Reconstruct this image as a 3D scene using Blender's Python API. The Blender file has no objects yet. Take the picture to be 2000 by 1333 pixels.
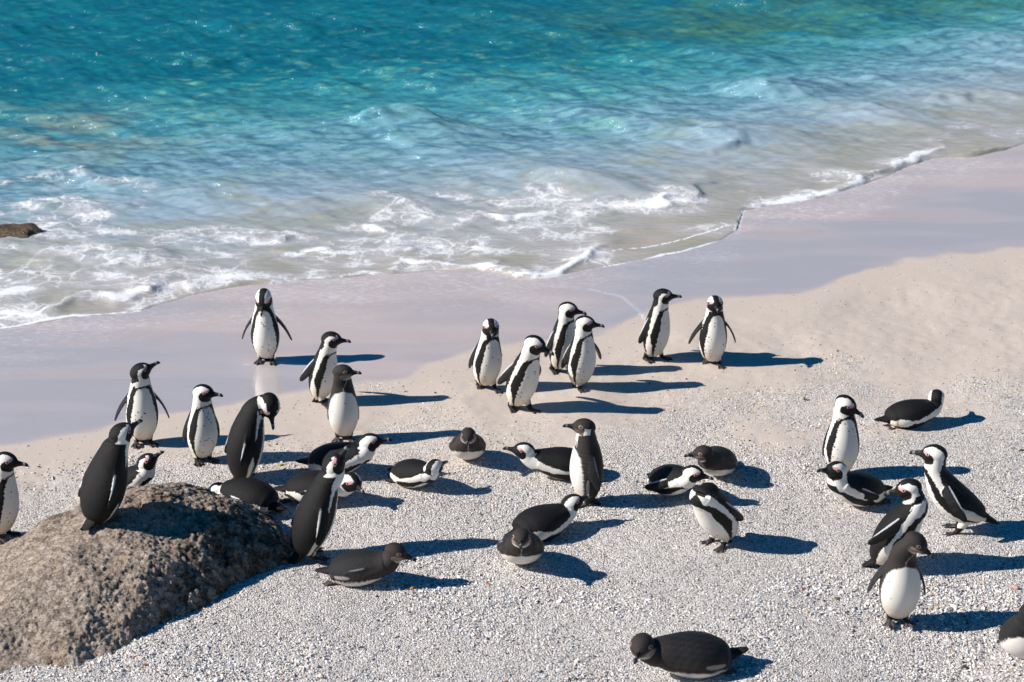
import bpy, math, random
import numpy as np
from mathutils import Vector, Matrix
from mathutils.kdtree import KDTree

R = math.radians
rng = np.random.default_rng(7)
random.seed(7)
scene = bpy.context.scene
COL = scene.collection

# ------------------------------------------------------------------ camera
F = 5000.0                 # focal length in pixels of the 2000 px wide photograph
CAM_H = 7.3
PITCH = R(21.5)
cam_data = bpy.data.cameras.new("camera")
cam = bpy.data.objects.new("camera", cam_data)
COL.objects.link(cam)
cam.location = (0, 0, CAM_H)
cam.rotation_euler = (R(90) - PITCH, 0, 0)
cam_data.sensor_width = 36.0
cam_data.lens = 36.0 * F / 2000.0
cam_data.clip_start = 0.1
cam_data.clip_end = 2000
cam_data.dof.use_dof = True
cam_data.dof.focus_distance = 16.8
cam_data.dof.aperture_fstop = 2.8
scene.camera = cam

# ------------------------------------------------------------------ light
SUN_EL, SUN_AZ_DEG = 34.0, 8.0     # shadows fall to +X and a little away from the camera
sd = Vector((-math.cos(R(SUN_EL)) * math.cos(R(SUN_AZ_DEG)),
             -math.cos(R(SUN_EL)) * math.sin(R(SUN_AZ_DEG)), math.sin(R(SUN_EL))))
world = bpy.data.worlds.new("World")
scene.world = world
world.use_nodes = True
wn = world.node_tree
sky = wn.nodes.new("ShaderNodeTexSky")
sky.sky_type = 'NISHITA'
sky.sun_disc = False
sky.sun_elevation = R(SUN_EL)
sky.sun_rotation = math.atan2(sd.x, sd.y)
sky.ozone_density = 2.5
sky.air_density = 1.0
sky.dust_density = 0.4
hsv = wn.nodes.new("ShaderNodeHueSaturation")
hsv.inputs["Saturation"].default_value = 2.2
wn.links.new(sky.outputs[0], hsv.inputs["Color"])
wn.links.new(hsv.outputs[0], wn.nodes["Background"].inputs[0])
wn.nodes["Background"].inputs[1].default_value = 0.05

sun_data = bpy.data.lights.new("sun", 'SUN')
sun_data.energy = 5.0
sun_data.angle = R(0.5)
sun_data.color = (1.0, 0.945, 0.87)
sun = bpy.data.objects.new("sun", sun_data)
COL.objects.link(sun)
sun.rotation_euler = sd.to_track_quat('Z', 'Y').to_euler()

scene.view_settings.view_transform = 'Standard'
scene.view_settings.look = 'None'
scene.view_settings.gamma = 1.0
scene.view_settings.exposure = 0.45
scene.cycles.max_bounces = 6
scene.cycles.use_denoising = True

# ------------------------------------------------------------------ helpers
cP, sP = math.cos(PITCH), math.sin(PITCH)

def at(px, py, z=0.0):
    """pixel of the photograph -> point of the horizontal plane at height z"""
    a, b = px - 1000.0, 666.5 - py
    dx, dy, dz = a, F * cP + b * sP, -F * sP + b * cP
    t = (z - CAM_H) / dz
    return Vector((dx * t, dy * t, z))

def pix(x, y, z=0.0):
    """world -> pixel (numpy)"""
    dz = z - CAM_H
    d = y * cP - dz * sP
    u = 1000.0 + F * x / d
    v = 666.5 - F * (y * sP + dz * cP) / d
    return u, v

def sstep(a, b, x):
    t = np.clip((x - a) / (b - a), 0, 1)
    return t * t * (3 - 2 * t)

def lerp(a, b, t):
    return a + (b - a) * t

def tag(o, label=None, cat=None, group=None, kind=None):
    for k, v in (("label", label), ("category", cat), ("group", group), ("kind", kind)):
        if v:
            o[k] = v
    return o

def mesh_np(name, V, Fc, mat=None, smooth=True, attrs=None, cols=None):
    """V (n,3); Fc (m,k) with constant k"""
    V = np.ascontiguousarray(V, dtype=np.float32)
    Fc = np.ascontiguousarray(Fc, dtype=np.int32)
    me = bpy.data.meshes.new(name)
    n, (m, k) = len(V), Fc.shape
    me.vertices.add(n)
    me.vertices.foreach_set("co", V.ravel())
    me.loops.add(m * k)
    me.loops.foreach_set("vertex_index", Fc.ravel())
    me.polygons.add(m)
    me.polygons.foreach_set("loop_start", np.arange(0, m * k, k, dtype=np.int32))
    try:
        me.polygons.foreach_set("loop_total", np.full(m, k, dtype=np.int32))
    except Exception:
        pass
    me.polygons.foreach_set("use_smooth", np.full(m, smooth))
    me.update(calc_edges=True)
    for a, v in (attrs or {}).items():
        at_ = me.attributes.new(a, 'FLOAT', 'POINT')
        at_.data.foreach_set("value", np.ascontiguousarray(v, dtype=np.float32).ravel())
    for a, v in (cols or {}).items():
        c = np.ones((n, 4), dtype=np.float32)
        c[:, :3] = v
        at_ = me.attributes.new(a, 'FLOAT_COLOR', 'POINT')
        at_.data.foreach_set("color", c.ravel())
    if mat:
        me.materials.append(mat)
    o = bpy.data.objects.new(name, me)
    COL.objects.link(o)
    return o

def grid_faces(nx, ny):
    i = np.arange(nx * ny).reshape(ny, nx)
    return np.stack([i[:-1, :-1], i[:-1, 1:], i[1:, 1:], i[1:, :-1]], -1).reshape(-1, 4)

def spectral(n, length, lo, hi, power, seed, direction=None, spread=1.0):
    """periodic random height tile n x n, wavelengths between lo and hi metres, unit rms"""
    g = np.random.default_rng(seed)
    k = np.fft.fftfreq(n, d=length / n)
    kx, ky = np.meshgrid(k, k)
    kk = np.hypot(kx, ky)
    kk[0, 0] = 1e9
    amp = np.where((kk > 1.0 / hi) & (kk < 1.0 / lo), kk ** (-power), 0)
    if direction is not None:
        c = np.abs((kx * math.cos(direction) + ky * math.sin(direction)) / kk)
        amp = amp * c ** spread
    f = np.fft.ifft2(amp * (g.standard_normal((n, n)) + 1j * g.standard_normal((n, n)))).real
    return f / f.std()

def sample(tile, length, x, y):
    n = tile.shape[0]
    fx = (x / length * n) % n
    fy = (y / length * n) % n
    x0 = np.floor(fx).astype(int); y0 = np.floor(fy).astype(int)
    tx = fx - x0; ty = fy - y0
    x0 %= n; y0 %= n
    x1 = (x0 + 1) % n; y1 = (y0 + 1) % n
    return (tile[y0, x0] * (1 - tx) * (1 - ty) + tile[y0, x1] * tx * (1 - ty)
            + tile[y1, x0] * (1 - tx) * ty + tile[y1, x1] * tx * ty)

class NT:
    """tiny node-tree writer"""
    def __init__(s, name):
        s.m = bpy.data.materials.new(name); s.m.use_nodes = True
        s.t = s.m.node_tree; s.b = s.t.nodes["Principled BSDF"]
    def n(s, typ, **kw):
        nd = s.t.nodes.new(typ)
        for k, v in kw.items():
            setattr(nd, k, v)
        return nd
    def link(s, a, b):
        s.t.links.new(a, b)
    def set(s, sock, v):
        if isinstance(v, bpy.types.NodeSocket): s.link(v, sock)
        else: sock.default_value = v
    def attr(s, name, color=False):
        a = s.n("ShaderNodeAttribute"); a.attribute_name = name
        return a.outputs["Color" if color else "Fac"]
    def math(s, op, a, b=0.0, c=None, clamp=False):
        nd = s.n("ShaderNodeMath", operation=op, use_clamp=clamp)
        s.set(nd.inputs[0], a); s.set(nd.inputs[1], b)
        if c is not None: s.set(nd.inputs[2], c)
        return nd.outputs[0]
    def mix(s, f, a, b, blend='MIX'):
        nd = s.n("ShaderNodeMix", data_type='RGBA', blend_type=blend)
        s.set(nd.inputs[0], f)
        for sock, v in ((nd.inputs[6], a), (nd.inputs[7], b)):
            s.set(sock, v if isinstance(v, bpy.types.NodeSocket) else (*v, 1.0))
        return nd.outputs[2]
    def pos(s, scale=(1, 1, 1)):
        g = s.n("ShaderNodeNewGeometry")
        m = s.n("ShaderNodeMapping"); s.link(g.outputs["Position"], m.inputs[0])
        m.inputs["Scale"].default_value = scale
        return m.outputs[0]
    def objpos(s, scale=(1, 1, 1)):
        g = s.n("ShaderNodeTexCoord")
        m = s.n("ShaderNodeMapping"); s.link(g.outputs["Object"], m.inputs[0])
        m.inputs["Scale"].default_value = scale
        return m.outputs[0]
    def noise(s, vec, scale, detail=2, rough=0.5, dist=0.0, out="Fac"):
        nd = s.n("ShaderNodeTexNoise")
        s.link(vec, nd.inputs["Vector"])
        nd.inputs["Scale"].default_value = scale
        nd.inputs["Detail"].default_value = detail
        nd.inputs["Roughness"].default_value = rough
        nd.inputs["Distortion"].default_value = dist
        return nd.outputs[out]
    def vor(s, vec, scale, feature='F1', out="Distance", rand=1.0):
        nd = s.n("ShaderNodeTexVoronoi", feature=feature)
        s.link(vec, nd.inputs["Vector"])
        nd.inputs["Scale"].default_value = scale
        nd.inputs["Randomness"].default_value = rand
        return nd.outputs[out]
    def ramp(s, f, a, b, x=0.0, y=1.0, smooth=True):
        nd = s.n("ShaderNodeMapRange", interpolation_type='SMOOTHSTEP' if smooth else 'LINEAR')
        s.set(nd.inputs[0], f)
        for i, v in ((1, a), (2, b), (3, x), (4, y)): s.set(nd.inputs[i], v)
        return nd.outputs[0]
    def cramp(s, f, stops):
        nd = s.n("ShaderNodeValToRGB"); s.link(f, nd.inputs[0])
        e = nd.color_ramp.elements
        while len(e) < len(stops): e.new(0.5)
        for el, (p, c) in zip(e, stops):
            el.position = p; el.color = (*c, 1)
        return nd.outputs[0]
    def bump(s, h, strength, dist, normal=None):
        nd = s.n("ShaderNodeBump")
        s.link(h, nd.inputs["Height"])
        s.set(nd.inputs["Strength"], strength); nd.inputs["Distance"].default_value = dist
        if normal is not None: s.link(normal, nd.inputs["Normal"])
        return nd.outputs[0]

# ------------------------------------------------------------------ the shore, traced as world curves
WATERLINE = [(-3000, 1150), (-600, 735), (0, 641), (60, 632), (125, 620), (275, 607), (340, 585), (420, 567), (500, 556), (640, 548), (770, 536),
             (860, 528), (950, 530), (1010, 541), (1100, 537), (1200, 519), (1340, 490), (1410, 470), (1440, 452), (1446, 430),
             (1452, 412), (1500, 402), (1600, 390), (1650, 373), (1750, 336), (1820, 309), (1900, 306), (1960, 295), (2000, 281),
             (2600, 120), (4000, -300)]
DRYLINE = [(-3000, 1600), (-600, 990), (0, 866), (120, 852), (240, 832), (400, 800), (600, 766), (700, 750), (800, 722), (870, 700), (950, 684),
           (1080, 664), (1200, 638), (1260, 610), (1330, 587), (1430, 582), (1500, 578), (1600, 565), (1690, 530), (1780, 507),
           (1900, 495), (2000, 486), (2600, 380), (4000, 100)]
FOAMTOP = [(-3000, 800), (-600, 420), (0, 350), (150, 345), (240, 375), (330, 395), (520, 425), (640, 410), (700, 388), (860, 338), (1000, 335), (1200, 345),
           (1400, 350), (1560, 345), (1640, 325), (1860, 252), (2000, 235), (2600, 60), (4000, -400)]

SMOOTHLINE = [(-3000, 1150), (-600, 735), (0, 641), (300, 595), (600, 560), (950, 525), (1250, 475), (1500, 410), (1750, 345), (2000, 285), (2600, 120), (4000, -300)]

def poly(pl, u):
    a = np.array(pl, float)
    return np.interp(u, a[:, 0], a[:, 1])

def mpp(v):
    """metres of ground depth per photo pixel at image row v"""
    ang = PITCH + np.arctan((np.clip(v, -600, 2500) - 666.5) / F)
    return CAM_H / np.sin(np.clip(ang, R(6), R(60))) ** 2 / F

def world_line(pts):
    return np.array([[*at(u, v)[:2]] for u, v in pts])

def dist_line(x, y, pts):
    """distance to a polyline in metres and signed side"""
    best = np.full(x.shape, 1e9); along = np.zeros(x.shape); side = np.zeros(x.shape)
    L = 0.0
    tot = np.hypot(*(pts[1:] - pts[:-1]).T).sum()
    for a, b in zip(pts[:-1], pts[1:]):
        d = b - a; l = math.hypot(*d)
        t = np.clip(((x - a[0]) * d[0] + (y - a[1]) * d[1]) / l ** 2, 0, 1)
        dx, dy = x - a[0] - t * d[0], y - a[1] - t * d[1]
        dd = np.hypot(dx, dy)
        m = dd < best
        best = np.where(m, dd, best)
        along = np.where(m, (L + t * l) / tot, along)
        side = np.where(m, np.sign(d[0] * dy - d[1] * dx), side)
        L += l
    return best, along, side

T_rough = spectral(512, 8.0, 0.05, 1.2, 1.6, 1)
T_foot = spectral(512, 6.0, 0.07, 0.2, 0.6, 8)
T_soft = spectral(256, 9.0, 0.7, 4.5, 1.5, 2)
T_swell = spectral(1024, 14.0, 0.16, 2.2, 2.15, 3, direction=R(78), spread=3.0)
T_chop = spectral(1024, 7.0, 0.035, 0.4, 1.7, 4, direction=R(84), spread=1.4)

def shore(x, y):
    u, v = pix(x, y)
    bad = y < 3
    v = np.where(bad, 5000, v); u = np.where(bad, 1000, u)
    v = np.clip(v, -1400, 6000)
    wob = 0.035 * sample(T_soft, 9.0, x * 2.2, y * 2.2) + 0.012 * sample(T_rough, 8.0, x, y)
    dw = (poly(WATERLINE, u) - v) * mpp(v) + wob * 0.6          # >0 in the water
    dd = (poly(DRYLINE, u) - v) * mpp(v) + wob * 1.3            # >0 on wet sand
    return u, v, dw, dd

def ground_z(x, y):
    u, v, dw, dd = shore(x, y)
    z = np.where(dw > 0, -0.05 * np.minimum(dw, 30) - 0.004, 0)
    dry = sstep(-0.1, -0.9, dd)
    z = z + dry * (0.010 * sample(T_soft, 9.0, x, y) - (0.0012 + 0.0035 * sstep(820, 950, v)) * np.maximum(sample(T_foot, 6.0, x, y) - 0.7, 0) + 0.0028 * sample(T_rough, 8.0, x, y))
    z = z + (1 - dry) * 0.0006 * sample(T_soft, 9.0, x * 1.5, y * 1.5)
    return z

def axis(lo, hi, step, far, grow=1.25):
    c = list(np.arange(lo, hi + step / 2, step))
    s = step; a = [c[0]]
    while a[-1] > -far:
        s *= grow; a.append(a[-1] - s)
    s = step; b = [c[-1]]
    while b[-1] < far:
        s *= grow; b.append(b[-1] + s)
    return np.array(a[::-1][:-1] + c + b[1:])

# ------------------------------------------------------------------ ground sheet
def build_ground():
    xs = axis(-4.6, 5.2, 0.02, 400); ys = axis(12.0, 24.0, 0.02, 600)
    X, Y = np.meshgrid(xs, ys)
    x, y = X.ravel(), Y.ravel()
    u, v, dw, dd = shore(x, y)
    z = ground_z(x, y)
    wet = sstep(-0.05, 0.09, dd)
    # shell gravel lies on the upper beach, thinning towards the wet sand
    gl = poly([(-3000, 1500), (0, 900), (240, 880), (420, 850), (620, 805), (760, 790), (900, 800), (1000, 800), (1150, 790), (1500, 760), (1700, 715),
               (2000, 690), (4000, 500)], u)
    grav = sstep(0.0, 1.0, (v - gl) / 150.0 + 0.22 * sample(T_soft, 9.0, x * 1.7, y * 1.7))
    # wetness inside the wet zone: glassy film in the hollow near the dry line and near the water
    pool_l = sstep(590, 430, u) * sstep(640, 720, v + 12 * sample(T_soft, 9.0, x * 1.5, y * 1.5))
    pool_c = np.exp(-((u - 545) / 75) ** 2) * sstep(690, 712, v)
    pool_r = sstep(1080, 1330, u) * sstep(1.9, 1.2, dd)
    film = wet * np.clip(0.32 + 0.24 * sample(T_soft, 9.0, x * 0.6 + 3 + 0.2 * y, y * 3.1) + 0.75 * np.maximum(pool_c, np.maximum(pool_l, pool_r)), 0.12, 1)
    # thin old foam line left on the wet sand
    res = np.zeros_like(x)
    for pts, w in (([(1150, 565), (1215, 580), (1245, 605), (1262, 628)], 0.02), ([(470, 712), (520, 716), (560, 708)], 0.008)):
        d, al, _ = dist_line(x, y, world_line(pts))
        res = np.maximum(res, sstep(w, w * 0.3, d))
    wash = wet * sstep(1.3, 0.1, -dw) * (0.8 + 0.4 * sample(T_soft, 9.0, x * 1.2, y * 2.2))
    m = NT("beach_sand")
    p = m.pos()
    a_wet, a_gr, a_film, a_res = m.attr("wet"), m.attr("gravel"), m.attr("film"), m.attr("residue")
    big = m.noise(p, 0.9, 3, 0.6)
    fine = m.noise(p, 160, 2, 0.7)
    dry = m.mix(big, (0.58, 0.50, 0.435), (0.64, 0.56, 0.495))
    dry = m.mix(m.math('MULTIPLY', fine, 0.55), dry, (0.40, 0.33, 0.28))
    # shell grit
    cell = m.vor(p, 95, out="Color")
    sep = m.n("ShaderNodeSeparateColor"); m.link(cell, sep.inputs[0])
    grit = m.cramp(sep.outputs[0], [(0.0, (0.12, 0.11, 0.105)), (0.10, (0.36, 0.33, 0.31)), (0.4, (0.52, 0.485, 0.46)), (0.75, (0.64, 0.60, 0.575)), (1.0, (0.70, 0.66, 0.62))])
    thr = m.math('GREATER_THAN', m.math('ADD', a_gr, m.math('MULTIPLY', m.math('SUBTRACT', m.noise(p, 14, 3, 0.7), 0.5), 0.5)), sep.outputs[1])
    base = m.mix(thr, dry, grit)
    # dark specks and shell bits on the sand
    c2 = m.vor(p, 30, out="Color"); s2 = m.n("ShaderNodeSeparateColor"); m.link(c2, s2.inputs[0])
    d2 = m.vor(p, 30)
    sp = m.math('MULTIPLY', m.math('LESS_THAN', d2, 0.19), m.math('GREATER_THAN', s2.outputs[0], 0.82))
    sp = m.math('MULTIPLY', sp, m.math('SUBTRACT', 1.0, a_wet))
    base = m.mix(sp, base, m.mix(m.math('GREATER_THAN', s2.outputs[1], 0.45), (0.10, 0.085, 0.07), (0.75, 0.70, 0.64)))
    # wet sand
    wcol = m.mix(m.noise(m.pos((1.0, 2.5, 1)), 1.6, 4, 0.6, 0.6), (0.44, 0.375, 0.375), (0.53, 0.465, 0.46))
    wcol = m.mix(m.math('MULTIPLY', m.ramp(a_film, 0.4, 0.9), 0.7), wcol, (0.56, 0.515, 0.515))
    wcol = m.mix(m.math('MULTIPLY', m.ramp(m.noise(m.pos((1, 2.2, 1)), 14, 4, 0.7, 1.0), 0.55, 0.75), 0.3), wcol, (0.66, 0.60, 0.58))
    base = m.mix(a_wet, base, wcol)
    base = m.mix(m.math('MULTIPLY', m.attr("wash"), m.ramp(m.noise(m.pos((0.8, 2.6, 1)), 16, 5, 0.75, 0.8), 0.46, 0.72)), base, (0.74, 0.74, 0.78))
    base = m.mix(m.math('MULTIPLY', a_res, m.ramp(m.noise(p, 40, 3), 0.35, 0.6)), base, (0.72, 0.72, 0.76))
    m.link(base, m.b.inputs["Base Color"])
    rough = m.math('SUBTRACT', 0.95, m.math('MULTIPLY', a_wet, 0.45))
    m.link(rough, m.b.inputs["Roughness"])
    m.b.inputs["Specular IOR Level"].default_value = 0.25
    m.link(a_film, m.b.inputs["Coat Weight"])
    m.b.inputs["Coat Roughness"].default_value = 0.03
    m.b.inputs["Coat IOR"].default_value = 3.2
    m.link(m.bump(m.noise(m.pos((0.45, 2.6, 1)), 6, 4, 0.6, 0.4), 0.30, 0.012), m.b.inputs["Coat Normal"])
    h = m.math('ADD', m.math('MULTIPLY', m.vor(p, 95), m.math('MULTIPLY', a_gr, -1.0)), m.math('MULTIPLY', fine, 0.35))
    m.link(m.bump(h, m.math('SUBTRACT', 1.0, m.math('MULTIPLY', a_wet, 0.85)), 0.008), m.b.inputs["Normal"])
    o = mesh_np("beach", np.stack([x, y, z], 1), grid_faces(len(xs), len(ys)), m.m,
                attrs={"wash": np.clip(wash, 0, 1), "wet": wet, "gravel": grav, "film": film, "residue": res})
    tag(o, kind="structure")
    return o

# ------------------------------------------------------------------ water
CRESTS = [  # points, height, half width, foam
    ([(-200, 640), (0, 606), (100, 603), (200, 598), (250, 582), (300, 562), (340, 553), (420, 563), (520, 556), (640, 546)], 0.05, 0.13, 0.85),
    ([(640, 546), (740, 534), (785, 517), (860, 520), (950, 522), (1000, 537), (1090, 533), (1140, 513), (1186, 480), (1165, 442)], 0.045, 0.09, 1.0),
    ([(860, 445), (930, 440), (1000, 437), (1050, 428), (1092, 398)], 0.11, 0.14, 0.8),
    ([(1110, 425), (1170, 420), (1280, 407), (1345, 388), (1372, 358), (1340, 350)], 0.07, 0.11, 0.85),
    ([(1430, 410), (1500, 398), (1600, 386), (1650, 368), (1700, 345), (1750, 328), (1820, 300), (1862, 262)], 0.042, 0.11, 1.0),
    ([(690, 438), (740, 450), (800, 468)], 0.06, 0.09, 0.9),
    ([(130, 405), (200, 400), (265, 408), (320, 402)], 0.05, 0.11, 0.6),
    ([(-100, 372), (0, 362), (90, 352), (150, 346), (230, 368), (330, 400)], 0.045, 0.13, 0.5),
    ([(300, 470), (420, 480), (560, 470), (680, 480)], 0.05, 0.12, 0.55),
    ([(480, 515), (600, 500), (720, 500), (850, 490)], 0.045, 0.11, 0.6),
    ([(0, 520), (140, 530), (300, 515), (420, 520)], 0.045, 0.13, 0.55),
    ([(850, 350), (930, 380), (1060, 372)], 0.05, 0.12, 0.3),
    ([(1820, 212), (1880, 195), (1930, 190), (1990, 195)], 0.07, 0.13, 0.22),
    ([(1640, 235), (1720, 215), (1790, 205)], 0.06, 0.13, 0.08),
    ([(1370, 305), (1430, 290), (1470, 285)], 0.06, 0.12, 0.05),
    ([(1820, 306), (1900, 304), (1965, 292), (2010, 276)], 0.04, 0.10, 0.15),
]
THIN = [([(-200, 670), (0, 641), (60, 632), (125, 620), (275, 607)], 0.035), ([(0, 612), (60, 622), (100, 605)], 0.02),
        ([(1010, 541), (1100, 537), (1200, 519), (1340, 490), (1410, 470), (1438, 454), (1444, 440), (1450, 420), (1456, 409)], 0.035),
        ([(1200, 492), (1280, 480), (1350, 466), (1400, 448), (1425, 442), (1400, 436)], 0.012),
        ]

def build_water():
    xs = axis(-7.2, 7.6, 0.022, 400); ys = np.concatenate([axis(17.6, 31.0, 0.022, 620)])
    ys = ys[ys > 12]
    X, Y = np.meshgrid(xs, ys)
    x, y = X.ravel(), Y.ravel()
    u, v, dw, dd = shore(x, y)
    far = sstep(31, 40, np.abs(y)) + sstep(8, 12, np.abs(x))
    dws = (poly(SMOOTHLINE, u) - v) * mpp(v)
    deep = sstep(0.8, 4.5, dws)
    z = np.where(dw > 0, 0.006 * sstep(0, 0.15, dw), dw * 0.3 - 0.0005) - 0.0005
    k = sstep(-0.2, 1.5, dws) * sstep(0, 0.25, dw) * (1 - np.clip(far, 0, 1) * 0.8)
    sw = sample(T_swell, 14.0, x, y)
    ch = sample(T_chop, 7.0, x, y)
    z = z + k * ((0.012 + 0.020 * deep) * (sw + 0.25 * sw ** 2 - 0.25) + (0.004 + 0.003 * deep) * ch) + 0.02 * sstep(0, 1, dws) * sstep(0, 0.3, dw)
    ft = poly(FOAMTOP, u)
    zone = (v - ft) * mpp(v)                                   # metres shoreward of the foam's seaward limit
    zone = zone + 0.25 * sample(T_soft, 9.0, x * 1.6, y * 1.6)
    foam = sstep(-0.25, 0.9, zone) * sstep(-0.02, 0.05, dw)
    right = sstep(1400, 1600, u)
    foam = foam * (0.32 - 0.06 * right) + foam * 0.16 * sample(T_soft, 9.0, x * 2.1 + 1, y * 3.0)
    foam = foam * (1 - 0.55 * sstep(1175, 1215, u) * sstep(1470, 1430, u) * sstep(425, 460, v))
    foam = foam * (1 - 0.8 * np.exp(-((u - 1240) / 150) ** 2 - ((v - 535) / 14) ** 2))
    # breaking crests: steep towards the beach, long towards the sea
    for pts, hgt, hw, fm in CRESTS:
        w = world_line(pts)
        xx = x + 0.05 * sample(T_soft, 9.0, x * 3, y * 3); yy = y + 0.05 * sample(T_soft, 9.0, x * 3 + 4, y * 3) + 0.012 * sample(T_rough, 8.0, x, y)
        box = (x > w[:, 0].min() - 1) & (x < w[:, 0].max() + 1) & (y > w[:, 1].min() - 1.2) & (y < w[:, 1].max() + 1.2)
        ii = np.where(box)[0]
        d, al, side = dist_line(xx[ii], yy[ii], w)
        endf = np.sin(np.clip(al, 0, 1) * math.pi) ** 0.55
        vary = np.clip(0.85 + 0.3 * sample(T_soft, 9.0, xx[ii] * 2.3, yy[ii] * 0.6), 0.3, 1.3)
        sea = side > 0
        prof = np.where(sea, np.exp(-(d / (hw * 1.7)) ** 2), np.exp(-(d / (hw * 0.65)) ** 2))
        z[ii] += hgt * 0.6 * endf ** 2 * vary * prof * (1 + 0.14 * sample(T_rough, 8.0, xx[ii] * 2.2, yy[ii] * 2.2)) * sstep(-0.03, 0.03, dw[ii])
        fp = np.where(sea, np.exp(-(d / (hw * 0.9)) ** 2), np.exp(-(d / (hw * 0.55)) ** 2))
        add = fm * endf * np.clip(0.75 + 0.35 * sample(T_rough, 8.0, xx[ii] * 0.7, yy[ii] * 0.7), 0.2, 1.2)
        foam[ii] = np.maximum(foam[ii], add * fp)
    for pts, wd in THIN:
        w = world_line(pts)
        d, al, side = dist_line(x + 0.012 * sample(T_rough, 8.0, x, y), y + 0.02 * sample(T_soft, 9.0, x * 2.5, y * 2.5), w)
        foam = np.maximum(foam, 0.95 * sstep(wd, wd * 0.35, d))
    foam = np.clip(foam, 0, 1)
    # water colour: sea-bed depth and sand stirred up near the beach
    dep = np.clip(np.maximum(dws, 0) / 9.0, 0, 1)
    m = NT("sea_water")
    p = m.pos()
    a_f, a_d, a_r, a_g = m.attr("foam"), m.attr("depth"), m.attr("stir"), m.attr("kelp")
    dn = m.math('ADD', a_d, m.math('MULTIPLY', m.math('SUBTRACT', m.noise(m.pos((0.5, 1, 1)), 0.9, 4, 0.6), 0.5), 0.16))
    body = m.cramp(dn, [(0.0, (0.46, 0.41, 0.38)), (0.10, (0.40, 0.41, 0.42)), (0.28, (0.32, 0.43, 0.51)), (0.48, (0.21, 0.39, 0.48)), (0.66, (0.085, 0.32, 0.38)), (0.85, (0.018, 0.22, 0.26)), (1.0, (0.004, 0.14, 0.185))])
    # sand bed seen through the clear water between ripples
    bed = m.ramp(m.noise(m.pos((0.42, 1.0, 1)), 2.7, 5, 0.68, 1.2), 0.50, 0.72)
    bedc = m.cramp(dn, [(0.0, (0.50, 0.41, 0.30)), (0.25, (0.37, 0.36, 0.27)), (0.45, (0.14, 0.34, 0.30)), (0.7, (0.03, 0.27, 0.25)), (1.0, (0.01, 0.20, 0.22))])
    body = m.mix(m.math('MULTIPLY', bed, 0.8), body, bedc)
    body = m.mix(m.math('MULTIPLY', m.math('MULTIPLY', a_r, 0.7), m.ramp(m.noise(m.pos((0.5, 1.1, 1)), 2.2, 4, 0.6, 0.8), 0.35, 0.62)), body, (0.30, 0.29, 0.20))
    body = m.mix(m.math('MULTIPLY', a_g, m.ramp(m.noise(m.pos((0.6, 1, 1)), 1.7, 4, 0.6), 0.3, 0.6)), body, (0.07, 0.19, 0.11))
    # foam lace
    wv = m.n("ShaderNodeVectorMath", operation='ADD')
    nz = m.n("ShaderNodeTexNoise"); m.link(p, nz.inputs["Vector"]); nz.inputs["Scale"].default_value = 2.6; nz.inputs["Detail"].default_value = 4; nz.inputs["Roughness"].default_value = 0.6
    sc = m.n("ShaderNodeVectorMath", operation='SCALE'); m.link(nz.outputs["Color"], sc.inputs[0]); sc.inputs["Scale"].default_value = 0.55
    m.link(m.pos((0.8, 1.0, 1.0)), wv.inputs[0]); m.link(sc.outputs[0], wv.inputs[1])
    warp = wv.outputs[0]
    e1 = m.vor(warp, 4.2, 'DISTANCE_TO_EDGE')
    e2 = m.vor(warp, 13.0, 'DISTANCE_TO_EDGE')
    n1 = m.noise(warp, 7.0, 5, 0.65, 0.3)
    n2 = m.noise(warp, 60, 3, 0.6)
    lace = m.math('MULTIPLY', m.ramp(m.math('SUBTRACT', e1, m.math('MULTIPLY', a_f, 0.16)), 0.05, -0.08), m.ramp(a_f, 0.12, 0.4))
    lace2 = m.math('MULTIPLY', m.ramp(m.math('SUBTRACT', e2, m.math('MULTIPLY', a_f, 0.10)), 0.10, -0.08), m.ramp(a_f, 0.25, 0.6))
    blot = m.ramp(m.math('ADD', n1, m.math('MULTIPLY', a_f, 0.62)), 0.76, 0.96)
    blot = m.math('MULTIPLY', blot, m.ramp(a_f, 0.02, 0.2))
    fo = m.math('MAXIMUM', m.math('MULTIPLY', lace, 0.75), m.math('MAXIMUM', m.math('MULTIPLY', lace2, 0.55), blot))
    fo = m.math('MULTIPLY', fo, m.ramp(m.math('ADD', n2, a_f), 0.35, 0.75, 0.35, 1.0), clamp=True)
    milk = m.math('MULTIPLY', m.ramp(a_f, 0.05, 0.5), m.ramp(m.noise(m.pos((0.6, 1.1, 1)), 3.0, 4, 0.6, 0.8), 0.35, 0.65, 0.30, 0.85))
    body = m.mix(milk, body, (0.53, 0.51, 0.53))
    caus = m.math('MULTIPLY', m.attr("caustic_tint"), m.ramp(m.noise(m.pos((0.5, 1.2, 1)), 7, 5, 0.72, 0.6), 0.50, 0.72))  # caustic sunlight on the sea bed, painted into the water colour as green flecks
    body = m.mix(m.math('MULTIPLY', caus, 0.7), body, (0.26, 0.54, 0.34))
    strk = m.noise(m.pos((0.45, 2.0, 1)), 5.5, 4, 0.7, 0.6)
    deepf = m.ramp(a_d, 0.15, 0.5)
    body = m.mix(m.math('MULTIPLY', m.ramp(strk, 0.56, 0.40), m.math('MULTIPLY', deepf, 0.6)), body, (0.006, 0.10, 0.19))
    col = m.mix(fo, body, (0.84, 0.85, 0.86))
    m.link(col, m.b.inputs["Base Color"])
    m.link(m.math('ADD', 0.10, m.math('MULTIPLY', fo, 0.6)), m.b.inputs["Roughness"])
    m.b.inputs["IOR"].default_value = 1.33
    rip = m.math('ADD', m.noise(m.pos((0.6, 1.5, 1)), 9, 3, 0.55, 0.4), m.math('MULTIPLY', m.noise(m.pos((0.7, 1.6, 1)), 28, 3, 0.6), 0.30))
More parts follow.
